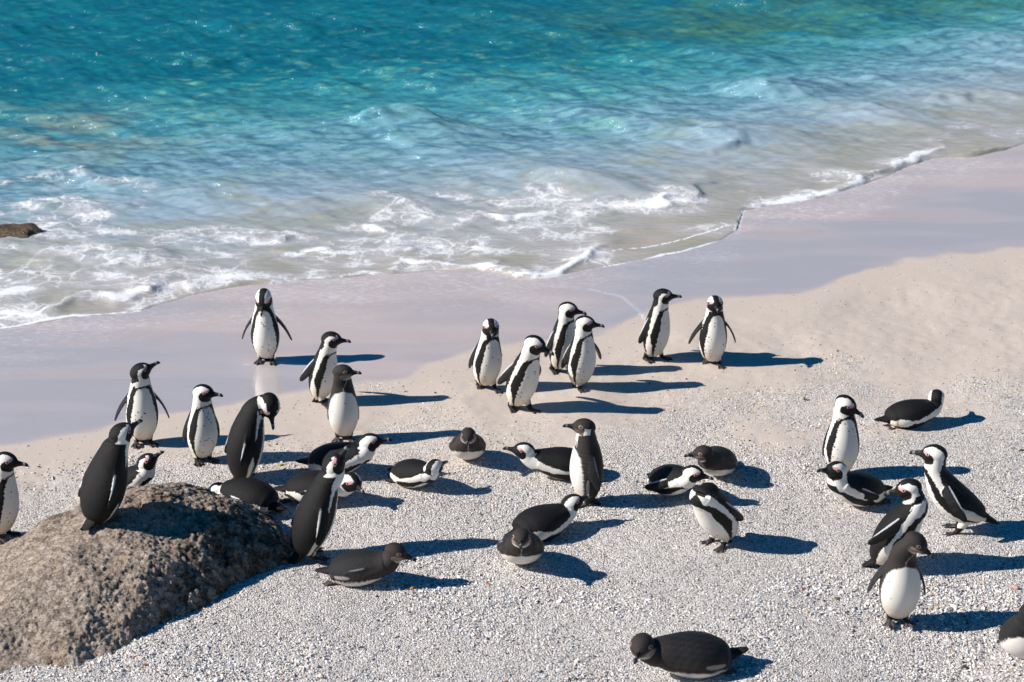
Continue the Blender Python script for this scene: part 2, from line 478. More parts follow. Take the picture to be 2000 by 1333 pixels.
    nrm = m.bump(rip, m.math('SUBTRACT', 0.95, m.math('MULTIPLY', fo, 0.6)), 0.045)
    m.link(nrm, m.b.inputs["Coat Normal"])
    m.b.inputs["Specular IOR Level"].default_value = 0.0
    m.link(m.math('SUBTRACT', 1.0, m.math('MULTIPLY', fo, 0.75)), m.b.inputs["Coat Weight"])
    m.b.inputs["Coat IOR"].default_value = 1.62
    m.b.inputs["Coat Roughness"].default_value = 0.22
    nrm2 = m.bump(m.math('ADD', m.math('MULTIPLY', m.math('MULTIPLY', m.math('ADD', n2, n1), fo), 0.5), m.math('MULTIPLY', rip, 0.35)), 0.22, 0.030)
    m.link(nrm2, m.b.inputs["Normal"])
    stir = sstep(4.2, 1.2, dws) * np.clip(0.45 + 0.25 * np.sign(1), 0, 1) + 0.9 * np.exp(-((u - 120) / 260) ** 2 - ((v - 270) / 55) ** 2)
    kelp = 0.9 * np.exp(-((u - 1430) / 330) ** 2 - ((v - 45) / 55) ** 2) + 0.8 * np.exp(-((u - 1900) / 200) ** 2 - ((v - 5) / 40) ** 2)
    o = mesh_np("sea_water", np.stack([x, y, z], 1), grid_faces(len(xs), len(ys)), m.m,
                attrs={"foam": foam, "depth": dep, "caustic_tint": np.clip(np.exp(-((v - 175 + (u - 900) * 0.05) / 75) ** 2) * sstep(150, 420, u) * sstep(1500, 1150, u) + 0.25 * sstep(0.3, 0.6, dep), 0, 1), "stir": np.clip(stir, 0, 1), "kelp": np.clip(kelp, 0, 1)})
    tag(o, kind="structure")
    return o

# ------------------------------------------------------------------ boulder
ROCK_EDGE = [(-700, 1480), (-400, 1400), (-150, 1345), (0, 1314), (80, 1305), (160, 1290), (250, 1264), (330, 1226), (430, 1166), (520, 1122), (568, 1098), (590, 1074),
             (578, 1048), (530, 1016), (450, 990), (350, 980), (240, 985), (140, 1000), (60, 1034), (0, 1062), (-100, 1100), (-300, 1180), (-600, 1330)]
RPOLY = np.array([[*at(a, b)[:2]] for a, b in ROCK_EDGE])
T_rock = spectral(1024, 4.0, 0.010, 0.13, 0.7, 11)
T_lump = spectral(512, 4.0, 0.035, 0.28, 1.0, 12)
T_mask = spectral(256, 6.0, 0.3, 2.0, 1.3, 13)

def inside_dist(x, y):
    d, _, _ = dist_line(x, y, np.vstack([RPOLY, RPOLY[:1]]))
    ins = np.zeros(x.shape, bool); j = len(RPOLY) - 1
    for i in range(len(RPOLY)):
        xi, yi = RPOLY[i]; xj, yj = RPOLY[j]
        c = ((yi > y) != (yj > y)) & (x < (xj - xi) * (y - yi) / (yj - yi + 1e-12) + xi)
        ins ^= c; j = i
    return np.where(ins, d, -d)

def rock_h(x, y, detail=True):
    d = inside_dist(x, y) + (0.022 * sample(T_mask, 6.0, x * 1.7, y * 1.7) + 0.003 * sample(T_lump, 4.0, x, y) if detail else 0)
    u, v = pix(x, y)
    H = np.interp(u, [-300, 0, 150, 300, 450, 600], [0.22, 0.25, 0.38, 0.49, 0.46, 0.38])
    h = H * (1 - np.exp(-np.maximum(d, 0) / np.interp(u, [0, 300, 600], [0.42, 0.30, 0.26]))) - 0.03
    h = np.where(d < 0, np.maximum(d * 1.2, -0.2) - 0.03, h)
    h = h + 0.018 * sample(T_mask, 6.0, x, y) * sstep(0, .3, d)
    if detail:
        rg = np.interp(u, [0, 180, 350, 600], [0.25, 0.55, 1.0, 1.0]) * sstep(-.05, .15, d)
        lump = sample(T_lump, 4.0, x, y)
        h = h + rg * 0.0040 * lump + (0.35 + 0.65 * rg) * 0.0038 * sample(T_rock, 4.0, x, y) - 0.010 * rg * np.maximum(-lump - 1.5, 0)
    return h

def rock_point(px, py):
    """where the view through a pixel meets the boulder"""
    for z in np.arange(0.62, 0.0, -0.004):
        p = at(px, py, z)
        if rock_h(np.array([p.x]), np.array([p.y]), False)[0] >= z:
            return p
    return at(px, py)

def build_rock():
    x0, x1 = RPOLY[:, 0].min() - .1, RPOLY[:, 0].max() + .1
    y0, y1 = RPOLY[:, 1].min() - .1, RPOLY[:, 1].max() + .1
    x0 = max(x0, -4.6)
    xs = np.arange(x0, x1, 0.007); ys = np.arange(y0, y1, 0.007)
    X, Y = np.meshgrid(xs, ys); x, y = X.ravel(), Y.ravel()
    z = rock_h(x, y)
    # steep sides lean out a little
    lump = sample(T_lump, 4.0, x, y); rk = sample(T_rock, 4.0, x, y)
    gx = np.gradient(z.reshape(X.shape), 0.007, axis=1).ravel(); gy = np.gradient(z.reshape(X.shape), 0.007, axis=0).ravel()
    k = 0.006 * rk * np.clip(np.hypot(gx, gy), 0, 1)
    x2, y2 = x - gx * k * .6, y - gy * k * .6
    u, v = pix(x, y)
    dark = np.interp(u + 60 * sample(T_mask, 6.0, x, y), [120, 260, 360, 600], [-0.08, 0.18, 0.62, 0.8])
    low = sstep(0.30, 0.12, z) * 0.35
    fine = np.clip(0.5 - 0.35 * lump, 0, 1)
    F_ = grid_faces(len(xs), len(ys))
    keep = z[F_].max(1) > -0.09
    m = NT("boulder_stone")
    p = m.pos()
    dk, ln = m.attr("dark"), m.attr("cavity")
    n1 = m.noise(p, 17, 6, 0.8, 0.3); n2 = m.noise(p, 70, 5, 0.8); n3 = m.noise(p, 3.2, 4, 0.6, 0.5)
    g2 = m.ramp(n2, 0.36, 0.64)
    light = m.mix(m.ramp(m.math('ADD', m.math('MULTIPLY', n1, 0.6), m.math('MULTIPLY', n2, 0.4)), 0.40, 0.62), (0.24, 0.175, 0.125), (0.80, 0.67, 0.57))
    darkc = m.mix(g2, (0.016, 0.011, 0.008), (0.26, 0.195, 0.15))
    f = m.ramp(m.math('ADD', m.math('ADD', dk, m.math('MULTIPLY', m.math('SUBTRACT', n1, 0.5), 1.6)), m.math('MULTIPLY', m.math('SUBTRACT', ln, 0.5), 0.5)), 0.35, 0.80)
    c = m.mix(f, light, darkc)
    c = m.mix(m.math('MULTIPLY', m.ramp(n2, 0.60, 0.66), 0.8), c, (0.66, 0.61, 0.58))
    c = m.mix(m.math('MULTIPLY', m.ramp(n2, 0.44, 0.36), 0.85), c, (0.030, 0.022, 0.018))
    c = m.mix(m.math('MULTIPLY', m.math('MULTIPLY', m.ramp(n3, 0.54, 0.66), m.ramp(n1, 0.48, 0.58)), 0.8), c, (0.46, 0.29, 0.14))
    gu = m.math('MULTIPLY', m.ramp(m.noise(m.pos((1.0, 1.0, 0.4)), 5.5, 5, 0.7, 1.0), 0.60, 0.68), 0.55)
    c = m.mix(gu, c, (0.70, 0.66, 0.62))
    m.link(c, m.b.inputs["Base Color"])
    m.b.inputs["Roughness"].default_value = 0.7
    m.b.inputs["Specular IOR Level"].default_value = 0.3
    m.link(m.bump(m.math('ADD', n2, m.math('MULTIPLY', n1, 1.5)), 1.0, 0.022), m.b.inputs["Normal"])
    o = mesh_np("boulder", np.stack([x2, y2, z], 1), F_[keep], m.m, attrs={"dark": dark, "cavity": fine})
    tag(o, "large rough grey brown boulder half sunk in the gravel under a standing penguin", "boulder")
    return m.m

def build_sea_rock(mat):
    c = at(30, 462, 0.0)
    V = []; F_ = []
    nu, nv = 40, 20
    g = np.random.default_rng(5)
    ph = g.uniform(0, 6, 8)
    for i in range(nv + 1):
        a = math.pi * i / nv
        for j in range(nu):
            b = 2 * math.pi * j / nu
            d = np.array([math.sin(a) * math.cos(b), math.sin(a) * math.sin(b), math.cos(a)])
            r = 1 + 0.10 * math.sin(3 * d[0] * 2 + ph[0]) + 0.09 * math.sin(5 * d[1] + 4 * d[0] + ph[1]) + 0.06 * math.sin(9 * d[2] + 7 * d[0] + ph[2]) + 0.05 * math.sin(14 * d[0] + ph[3])
            V.append((d[0] * 0.26 * r, d[1] * 0.14 * r, d[2] * 0.085 * r + 0.02 - 0.03 * d[0] * d[0]))
    for i in range(nv):
        for j in range(nu):
            F_.append((i * nu + j, (i + 1) * nu + j, (i + 1) * nu + (j + 1) % nu, i * nu + (j + 1) % nu))
    m = NT("wet_brown_stone")
    p = m.pos()
    m.link(m.mix(m.noise(p, 14, 5, 0.7), (0.030, 0.018, 0.008), (0.17, 0.10, 0.04)), m.b.inputs["Base Color"])
    m.b.inputs["Roughness"].default_value = 0.35
    m.link(m.bump(m.noise(p, 30, 5, 0.7), 0.9, 0.03), m.b.inputs["Normal"])
    o = mesh_np("rock", V, F_, m.m)
    o.location = c
    tag(o, "small wet brown rock breaking the foamy water at the left edge", "rock")


# ------------------------------------------------------------------ gravel of broken shells
def build_gravel():
    g = np.random.default_rng(3)
    N = 210000
    px_ = g.uniform(-4.2, 4.6, N); py_ = g.uniform(12.6, 18.6, N)
    u, v, dw, dd = shore(px_, py_)
    gl = poly([(-3000, 1500), (0, 900), (240, 880), (420, 850), (620, 805), (760, 790), (900, 800), (1000, 800), (1150, 790), (1500, 760), (1700, 715),
               (2000, 690), (4000, 500)], u)
    soft = sample(T_soft, 9.0, px_ * 1.7, py_ * 1.7)
    dens = sstep(-0.15, 1.1, (v - gl) / 150.0 + 0.25 * soft) * 0.75 + 0.012
    dens *= np.clip(0.85 + 0.45 * sample(T_soft, 9.0, px_ * 3.1, py_ * 3.1), 0.15, 1.3)
    keep = (g.random(N) < dens) & (dd < -0.06) & (u > -120) & (u < 2120) & (v < 1400)
    px_, py_, v, dn = px_[keep], py_[keep], v[keep], dens[keep]
    n = len(px_)
    r = 0.0030 + 0.0034 * g.random(n) ** 2 + (g.random(n) < 0.02) * 0.004 * g.random(n)
    r *= np.interp(v, [700, 1000, 1333], [0.85, 1.05, 1.45]) * np.clip(1 + 0.22 * sample(T_soft, 9.0, px_ * 1.3 + 2, py_ * 1.3), 0.6, 1.6)
    base = np.array([(1, 0, 0), (-1, 0, 0), (0, 1, 0), (0, -1, 0), (0, 0, 1), (0, 0, -1)], float)
    jit = base[None] * g.uniform(0.6, 1.35, (n, 6, 1)) + g.normal(0, 0.18, (n, 6, 3))
    jit[:, :, 0] *= g.uniform(0.9, 1.8, (n, 1)); jit[:, :, 2] *= g.uniform(0.45, 0.9, (n, 1))
    a = g.uniform(0, 2 * math.pi, n); tl = g.normal(0, 0.35, n)
    c, s = np.cos(tl), np.sin(tl)
    X = jit[:, :, 0] * c[:, None] - jit[:, :, 2] * s[:, None]; Z = jit[:, :, 0] * s[:, None] + jit[:, :, 2] * c[:, None]
    ca, sa = np.cos(a)[:, None], np.sin(a)[:, None]
    XX = X * ca - jit[:, :, 1] * sa; YY = X * sa + jit[:, :, 1] * ca
    P = np.stack([XX, YY, Z], -1) * r[:, None, None]
    gz = ground_z(px_, py_)
    P[:, :, 0] += px_[:, None]; P[:, :, 1] += py_[:, None]; P[:, :, 2] += (gz + r * 0.35)[:, None]
    tri = np.array([(0, 2, 4), (2, 1, 4), (1, 3, 4), (3, 0, 4), (2, 0, 5), (1, 2, 5), (3, 1, 5), (0, 3, 5)])
    F_ = (np.arange(n)[:, None, None] * 6 + tri[None]).reshape(-1, 3)
    pal = np.array([(0.80, 0.765, 0.735), (0.70, 0.66, 0.63), (0.48, 0.46, 0.46), (0.33, 0.33, 0.36), (0.62, 0.52, 0.42), (0.14, 0.14, 0.16), (0.045, 0.04, 0.045), (0.45, 0.22, 0.08), (0.55, 0.42, 0.16), (0.30, 0.09, 0.06), (0.25, 0.28, 0.42)])
    w = np.array([27, 25, 15, 10, 12, 4.5, 4, 0.35, 0.6, 0.3, 0.6]); w /= w.sum()
    ci = g.choice(len(pal), n, p=w)
    spar = dn < 0.15
    ci[spar & (g.random(n) < 0.35)] = 6
    wm = np.interp(v, [760, 1050], [1, 0])[:, None]
    warm = 1 - wm * np.array((0.0, 0.05, 0.16)) - (1 - wm) * np.array((0.03, 0.01, 0.0))
    c3 = np.clip(warm * pal[ci] * g.uniform(0.9, 1.25, (n, 1)), 0, 0.9)
    m = NT("shell_grit")
    m.link(m.attr("tint", True), m.b.inputs["Base Color"])
    m.b.inputs["Roughness"].default_value = 0.75
    o = mesh_np("shell_gravel", P.reshape(-1, 3), F_, m.m, smooth=False, cols={"tint": np.repeat(c3, 6, 0)})
    tag(o, "pale broken shell gravel spread over the upper beach", "gravel", kind="stuff")
    # the larger shells and stones one can pick out
    for (a_, b_, sx, sy, sz, rot, colr, nm, lab) in (
            (1983, 1147, .030, .013, .010, -42, (0.72, 0.40, 0.33), "shell", "pink shell lying on the gravel by the right edge"),
            (1570, 778, .014, .012, .012, 20, (0.42, 0.40, 0.26), "stone", "olive round stone on bare sand below the distant pair of penguins"),
            (1634, 1169, .020, .014, .006, 10, (0.20, 0.22, 0.04), "seaweed", "tiny yellow green seaweed tuft left of the bent headed young penguin"),
            (806, 1149, .018, .012, .012, 30, (0.60, 0.30, 0.10), "stone", "orange stone below the beak of the brown young penguin"),
            (1446, 1228, .016, .012, .008, -20, (0.62, 0.36, 0.12), "shell", "orange shell above the tail of the black young penguin at the bottom"),
            (1995, 880, .022, .010, .008, 8, (0.16, 0.06, 0.045), "stone", "dark red stone at the right edge above the leaning penguin"),
            (288, 1299, .026, .010, .006, 5, (0.22, 0.09, 0.06), "shell", "dark red shell below the boulder"),
            (548, 908, .020, .014, .006, 5, (0.48, 0.42, 0.05), "seaweed", "yellow seaweed scrap between the preening penguin and the lying pair")):
        V, Fq = sphere_pts(1.0, 12, 8)
        V = np.array(V); V = V * (1 + 0.16 * np.sin(V[:, [1, 2, 0]] * 5 + a_) + 0.08 * np.sin(V[:, [2, 0, 1]] * 11 + b_)) * (sx, sy, sz)
        me = bpy.data.meshes.new(nm); me.from_pydata(V.tolist(), [], Fq)
        me.polygons.foreach_set("use_smooth", [True] * len(me.polygons))
        mm = NT(nm + "_surface")
        mm.link(mm.mix(mm.noise(mm.objpos(), 120, 3, 0.7), tuple(k * .5 for k in colr), colr), mm.b.inputs["Base Color"])
        mm.b.inputs["Roughness"].default_value = 0.6
        me.materials.append(mm.m)
        ob = bpy.data.objects.new(nm, me); COL.objects.link(ob)
        ob.location = at(a_, b_, sz * 0.7); ob.rotation_euler = (0, 0, R(rot))
        tag(ob, lab, nm)


# ------------------------------------------------------------------ penguins
def feather_material():
    m = NT("penguin_plumage")
    c = m.attr("plumage", True)
    p = m.objpos()
    n = m.noise(p, 300, 2, 0.7)
    n3 = m.noise(m.objpos((1, 1, 0.5)), 130, 3, 0.7)
    sp_ = m.n("ShaderNodeSeparateColor"); m.link(c, sp_.inputs[0])
    dark = m.ramp(sp_.outputs[0], 0.05, 0.3, 1.0, 0.0)
    c = m.mix(m.math('MULTIPLY', dark, m.ramp(n3, 0.45, 0.8, 0.0, 0.25)), c, (0.034, 0.028, 0.026))
    c = m.mix(m.math('MULTIPLY', dark, m.ramp(n, 0.60, 0.72, 0.0, 0.4)), c, (0.07, 0.066, 0.064))
    c = m.mix(m.ramp(dark, 0.0, 1.0, 0.25, 1.0), c, m.mix(1.0, c, m.mix(n, (0.65, 0.65, 0.65), (1.2, 1.2, 1.2)), 'MULTIPLY'))
    m.link(c, m.b.inputs["Base Color"])
    g = m.attr("sheen")
    m.link(m.math('SUBTRACT', 0.58, m.math('MULTIPLY', g, 0.36)), m.b.inputs["Roughness"])
    m.b.inputs["Specular IOR Level"].default_value = 0.22
    m.link(m.bump(m.math('ADD', n, n3), m.ramp(dark, 0.0, 1.0, 0.06, 0.8), 0.004), m.b.inputs["Normal"])
    return m.m

def eye_material():
    m = NT("penguin_eye")
    m.b.inputs["Base Color"].default_value = (0.012, 0.008, 0.006, 1)
    m.b.inputs["Roughness"].default_value = 0.12
    return m.m

MAT_F = feather_material()
MAT_E = eye_material()

def unit(v):
    return v / max(np.linalg.norm(v), 1e-9)

def dirv(pitch, yaw):
    """pitch measured from the horizontal, yaw about the vertical"""
    return np.array([math.cos(R(pitch)) * math.cos(R(yaw)), math.cos(R(pitch)) * math.sin(R(yaw)), math.sin(R(pitch))])

def tube(C, U, W, ru, rd, rw, n=52):
    """closed tube through centres C; U = ventral direction (radius ru, dorsal rd), W = side direction (radius rw)"""
    ph = np.linspace(0, 2 * math.pi, n, endpoint=False)
    V = []; Fq = []
    for i in range(len(C)):
        c, s = np.cos(ph), np.sin(ph)
        rr = np.where(c > 0, ru[i], rd[i])
        V.append(C[i] + (c * rr)[:, None] * U[i] + (s * rw[i])[:, None] * W[i])
    V = np.concatenate(V)
    k = len(C)
    for i in range(k - 1):
        for j in range(n):
            a, b = i * n + j, i * n + (j + 1) % n
            Fq.append((a, b, b + n, a + n))
    Fq.append(tuple(range(n))[::-1]); Fq.append(tuple(range((k - 1) * n, k * n)))
    return V, Fq

def chain_frames(C, U0, U1=None):
    k = len(C); T = np.zeros((k, 3))
    for i in range(k):
        T[i] = unit(C[min(i + 1, k - 1)] - C[max(i - 1, 0)])
    U = np.zeros((k, 3)); u = U0
    for i in range(k):
        w = u if U1 is None else unit(U0 * (1 - i / (k - 1)) + U1 * (i / (k - 1)))
        w = w - T[i] * np.dot(w, T[i]); u = unit(w); U[i] = u
    W = np.cross(U, T) * -1.0
    return T, U, W

TS = np.array([0, .02, .05, .09, .14, .20, .26, .31, .35, .38, .41])
TW = np.array([.052, .074, .086, .101, .109, .110, .102, .090, .081, .074, .067])
TV = np.array([.040, .062, .076, .094, .106, .110, .104, .093, .081, .070, .059])
TD = np.array([.044, .060, .068, .080, .087, .089, .085, .077, .069, .062, .054])

def make_penguin(px, py, h, label, pose='stand', b=(4, 4), hz=None, nk=None, hd=(None, 0), fl=(16, 0), fr=(16, 0), juv=False, sc=1.0,
                 z0=0.0, at_pt=None, feet=None, tail=None, roll=0, bend=0, hyd=None, fat=1.0, molt=False, seed=None, spots=10, tuck=False, bandw=1.0, nape=136, ln=None, dusk=False, cloak=0):
    lie = pose == 'lie'
    ln = ln if ln else (0.90 if lie else 1.0)
    fat = fat * (1.12 if lie else 1.0)
    seed = seed if seed is not None else int(px * 7 + py)
    g = np.random.default_rng(seed)
    relyaw = (lambda w: w - h)
    hyaw = relyaw(hd[0] if hd[0] is not None else h); hpit = hd[1]
    b0, b1 = b
    if hz is None: hz = 0.046 if not lie else 0.066
    # torso centre line
    n = 78; J = 8
    S_ = np.linspace(0, 0.41, n)
    t = S_ / 0.41
    pit = b0 + (b1 - b0) * t ** 1.3
    yw = bend * t
    D = np.stack([np.sin(np.radians(pit)) * np.cos(np.radians(yw)), np.sin(np.radians(pit)) * np.sin(np.radians(yw)), np.cos(np.radians(pit))], 1)
    C = np.zeros((n, 3)); C[0] = (0, 0, hz)
    for i in range(1, n): C[i] = C[i - 1] + (D[i - 1] + D[i]) / 2 * (S_[i] - S_[i - 1]) * ln
    if lie:
        C[:, 0] -= 0.18
    else:
        i15 = np.argmin(abs(S_ - 0.17)); C[:, 0] -= C[i15, 0] - 0.012
    Sd = np.stack([-np.sin(np.radians(yw)), np.cos(np.radians(yw)), np.zeros(n)], 1)
    Vn = np.cross(Sd, D)
    fw = fat * (1.12 if lie else 1.0)
    def smo(a):
        c = np.concatenate([[a[0] * 2 - a[2], a[0] * 2 - a[1]], a, [a[-1] * 2 - a[-2], a[-1] * 2 - a[-3]]])
        a = np.convolve(c, [.1, .2, .4, .2, .1], 'valid')
        return a
    def smo4(a):
        for _ in range(6): a = smo(a)
        return a
    rw = smo4(np.interp(S_, TS, TW)) * fw; rv = smo4(np.interp(S_, TS, TV)) * fat; rd = smo4(np.interp(S_, TS, TD)) * fat
    if lie:
        rv = rv * 0.82; rd = rd * 1.14
        rw[:8] *= 1.05
    shells = []          # (V, F, id)
    shells.append((*tube(C, Vn, Sd, rv, rd, rw), 0))
    # neck and head
    if nk is None: nk = (78 if not lie else 40, hyaw * 0.2, 0.080)
    sh = C[-1]
    Hc = sh + dirv(nk[0], nk[1]) * nk[2]
    Hf = dirv(hpit, hyaw)
    Hs = unit(np.cross((0, 0, 1.0), Hf)) if abs(hpit) < 88 else dirv(0, hyaw + 90)
    Hu = np.cross(Hf, Hs)
    if roll:
        rr = R(roll); Hs, Hu = Hs * math.cos(rr) + Hu * math.sin(rr), Hu * math.cos(rr) - Hs * math.sin(rr)
    HL, HW, HH = 0.076, 0.061, 0.056
    HL, HW, HH = HL * (.97 if juv else 1), HW * (.96 if juv else 1), HH * (.95 if juv else 1)
    nb = Hc - Hf * 0.012 - Hu * 0.006
    p0 = C[-J]; m0 = D[-J]
    L = np.linalg.norm(nb - p0)
    q1 = p0 + m0 * L * 0.42
    e_dir = unit(Hu * 0.75 - Hf * 0.05 + dirv(nk[0], nk[1]) * 0.5) if not tuck else unit(dirv(nk[0], nk[1]))
    q2 = nb - e_dir * L * 0.36
    tt = np.linspace(0, 1, 20)[:, None]
    NC = (1 - tt) ** 3 * p0 + 3 * (1 - tt) ** 2 * tt * q1 + 3 * (1 - tt) * tt ** 2 * q2 + tt ** 3 * nb
    Vhead = unit(-Hu + 0.65 * Hf)
    T_, NU, NW = chain_frames(NC, Vn[-J], Vhead)
    tl = tt[:, 0]
    nr = np.interp(tl, [0, .3, .6, 1], [rw[-J] * .98, .068 * fat, .065, .057])
    nv = np.interp(tl, [0, .3, .6, 1], [rv[-J] * .98, .063 * fat, .060, .053])
    nd = np.interp(tl, [0, .3, .6, 1], [rd[-J] * .98, .060 * fat, .059, .054])
    shells.append((*tube(NC, NU, NW, nv, nd, nr, 40), 1))
    # head ellipsoid (egg shaped)
    k = 14; xs = -np.cos(np.linspace(0.15, math.pi - 0.15, k))
    prof = np.sqrt(1 - xs ** 2)
    hc = np.array([Hc + Hf * HL * x - Hu * 0.007 * max(x, 0) for x in xs])
    taper = 1 - 0.10 * np.clip(xs, 0, 1) ** 2
    shells.append((*tube(hc, np.tile(-Hu, (k, 1)), np.tile(Hs, (k, 1)), prof * HH * taper, prof * HH, prof * HW * taper, 40), 2))
    # beak
    bl = 0.084 if not juv else 0.076
    xb = np.array([-0.02, 0.0, 0.18, 0.4, 0.62, 0.80, 0.92, 1.0])
    bh = np.array([.030, .0280, .0215, .0160, .0140, .0150, .0110, .0040])
    bw = np.array([.028, .0245, .0170, .0118, .0096, .0094, .0075, .0030])
    dr = np.array([0, 0, 0, -.0002, -.0008, -.003, -.0075, -.012])
    B0 = Hc + Hf * (HL * 0.80) - Hu * 0.011
    BC = np.array([B0 + Hf * bl * x + Hu * d for x, d in zip(xb, dr)])
    shells.append((*tube(BC, np.tile(-Hu, (8, 1)), np.tile(Hs, (8, 1)), bh * .95, bh * .95, bw, 14), 3))
    # flippers
    fin = []
    for sgn, (spread, swing), fid in ((1, fl, 4), (-1, fr, 5)):
        i = np.argmin(abs(S_ - 0.335))
        sd_ = Sd[i] * sgn; dn = -D[i]; fv = Vn[i]
        root = C[i] + sd_ * rw[i] * 0.80 - fv * 0.012
        L_ = unit(dn * math.cos(R(spread)) * math.cos(R(swing)) + sd_ * math.sin(R(spread)) + fv * math.sin(R(swing)) * math.cos(R(spread)))
        Ch = unit(fv - L_ * np.dot(fv, L_)); N_ = np.cross(L_, Ch)
        if np.dot(N_, sd_) < 0: N_ = -N_
        st = np.array([-.06, 0, .12, .3, .5, .7, .86, .95, 1.0])
        hwid = np.array([.020, .024, .030, .034, .033, .029, .023, .017, .007])
        th = np.array([.012, .012, .0105, .0085, .0075, .007, .0062, .0058, .004])
        fl_len = 0.250 if not lie else 0.185
        curve = -0.020 * st ** 2
        outw = 0.016 * np.sin(st.clip(0, 1) * math.pi)
        FC = np.array([root + L_ * fl_len * s + Ch * cvt + N_ * o for s, cvt, o in zip(st, curve, outw)])
        if lie: FC[:, 2] = np.maximum(FC[:, 2], 0.02)
        shells.append((*tube(FC, np.tile(Ch, (9, 1)), np.tile(N_, (9, 1)), hwid, hwid, th, 16), fid))
        fin.append((root, L_, Ch, N_, fl_len, st, hwid, th, curve, outw))
    # tail wedge
    td = tail if tail is not None else (-44 if not lie else -6)
    base = C[1]
    tdir = dirv(td, 180)
    if not lie and td < 0:
        tdir = unit(np.array([-math.cos(R(td)), 0, math.sin(R(td))]))
    tup = unit(np.cross(tdir, (0, 1, 0)))
    if tup[2] < 0: tup = -tup
    st = np.array([-.9, -.4, 0, .4, .8, 1.0])
    TC = np.array([base + (tdir * 0.115 * s if s > -.1 else (tdir * .45 - D[1] * .55) * 0.115 * s) for s in st])
    shells.append((*tube(TC, np.tile(-tup, (6, 1)), np.tile(np.array((0, 1.0, 0)), (6, 1)), np.array([.060, .050, .033, .018, .010, .004]), np.array([.060, .050, .033, .017, .009, .003]),
                         np.array([.072, .062, .050, .038, .026, .014]), 24), 6))
    # legs and feet
    if feet is None:
        feet = [(0.015, 0.046, 14, 0), (0.0, -0.046, -14, 0)] if not lie else [(-0.135, 0.06, 168, 0), (-0.135, -0.06, 192, 0)]
    for fx, fy, fyaw, lift in feet:
        fd = dirv(0, fyaw); fs = dirv(0, fyaw + 90)
        ank = np.array([fx, fy, 0.016 + lift])
        if not lie:
            top = C[np.argmin(abs(S_ - 0.07))] + np.array([0.0, math.copysign(0.040, fy), 0.0])
            mid = ank * 0.45 + top * 0.55
            LC = np.array([top, mid, ank * .8 + mid * .2, ank + (0, 0, .004)])
            T2, U2, W2 = chain_frames(LC, np.array([1.0, 0, 0]))
            shells.append((*tube(LC, U2, W2, np.array([.045, .030, .017, .014]), np.array([.045, .030, .017, .014]), np.array([.040, .028, .016, .014]), 14), 7))
        tilt = -0.35 if lift > 0 else 0.0
        fdd = unit(fd + np.array([0, 0, tilt]))
        # web
        WC = np.array([ank - fdd * 0.012, ank + fdd * .02 - (0, 0, .003), ank + fdd * .055 - (0, 0, .008), ank + fdd * .070 - (0, 0, .009)])
        shells.append((*tube(WC, np.tile((0, 0, 1.0), (4, 1)), np.tile(fs, (4, 1)), np.array([.014, .010, .006, .004]), np.array([.010, .007, .005, .004]),
                             np.array([.013, .020, .030, .031]), 14), 8))
        for an, ln in ((-24, .078), (0, .092), (24, .078)):
            tdv = unit(dirv(0, fyaw + an) + np.array([0, 0, tilt]))
            q = np.array([ank + tdv * ln * s - (0, 0, z_) for s, z_ in ((.1, .0), (.45, .004), (.8, .008), (1.0, .010))])
            shells.append((*tube(q, np.tile((0, 0, 1.0), (4, 1)), np.tile(dirv(0, fyaw + an + 90), (4, 1)), np.array([.012, .0095, .0085, .004]), np.array([.008, .007, .005, .003]),
                                 np.array([.010, .0085, .0080, .004]), 10), 8))
    # fuse
    Vs = []; Fs = []; ids = []; off = 0
    for V, Fq, i in shells:
        Vs.append(V); Fs += [tuple(a + off for a in f) for f in Fq]; ids += [i] * len(V); off += len(V)
    Vall = np.concatenate(Vs)
    me = bpy.data.meshes.new("tmp"); me.from_pydata(Vall.tolist(), [], Fs); me.update()
    ob = bpy.data.objects.new("tmp", me); COL.objects.link(ob)
    md = ob.modifiers.new("r", 'REMESH'); md.mode = 'VOXEL'; md.voxel_size = 0.0039; md.use_smooth_shade = True
    md = ob.modifiers.new("s", 'SMOOTH'); md.factor = 0.5; md.iterations = 3
    dg = bpy.context.evaluated_depsgraph_get()
    ev = ob.evaluated_get(dg)
    out = bpy.data.meshes.new_from_object(ev)
    bpy.data.objects.remove(ob)
    nv_ = len(out.vertices)
    P = np.empty(nv_ * 3, np.float32); out.vertices.foreach_get("co", P); P = P.reshape(-1, 3).astype(float)
    Nn = np.empty(nv_ * 3, np.float32); out.vertices.foreach_get("normal", Nn); Nn = Nn.reshape(-1, 3)
    # which shell is nearest
    kd = KDTree(len(Vall))
    for i, vv in enumerate(Vall): kd.insert(vv, i)
    kd.balance()
    keep = np.where((np.array(ids) != 4) & (np.array(ids) != 5))[0]
    kd2 = KDTree(len(keep))
    for i, j in enumerate(keep): kd2.insert(Vall[j], i)
    kd2.balance()
    near = np.array([kd.find(p)[1] for p in P])
    sid = np.array(ids)[near]
    dq = ((P[:, None, :] - C[None]) ** 2).sum(-1); iq = dq.argmin(1); rq = P - C[iq]
    aq = (rq * Vn[iq]).sum(1); bq = (rq * Sd[iq]).sum(1)
    rho = np.sqrt((aq / np.where(aq > 0, rv[iq], rd[iq])) ** 2 + (bq / rw[iq]) ** 2)
    rn = rq - (rq * D[iq]).sum(1)[:, None] * D[iq]
    rn /= np.linalg.norm(rn, axis=1)[:, None] + 1e-9
    onbody = (np.abs(rho - 0.99) < 0.05) & ((Nn * rn).sum(1) > 0.55)
    # flippers: membership from their own shape, the rest from the nearest shell
    near2 = np.array([kd2.find(p)[1] for p in P[(sid == 4) | (sid == 5)]]) if ((sid == 4) | (sid == 5)).any() else np.zeros(0, int)
    sid[(sid == 4) | (sid == 5)] = np.array(ids)[keep[near2]]
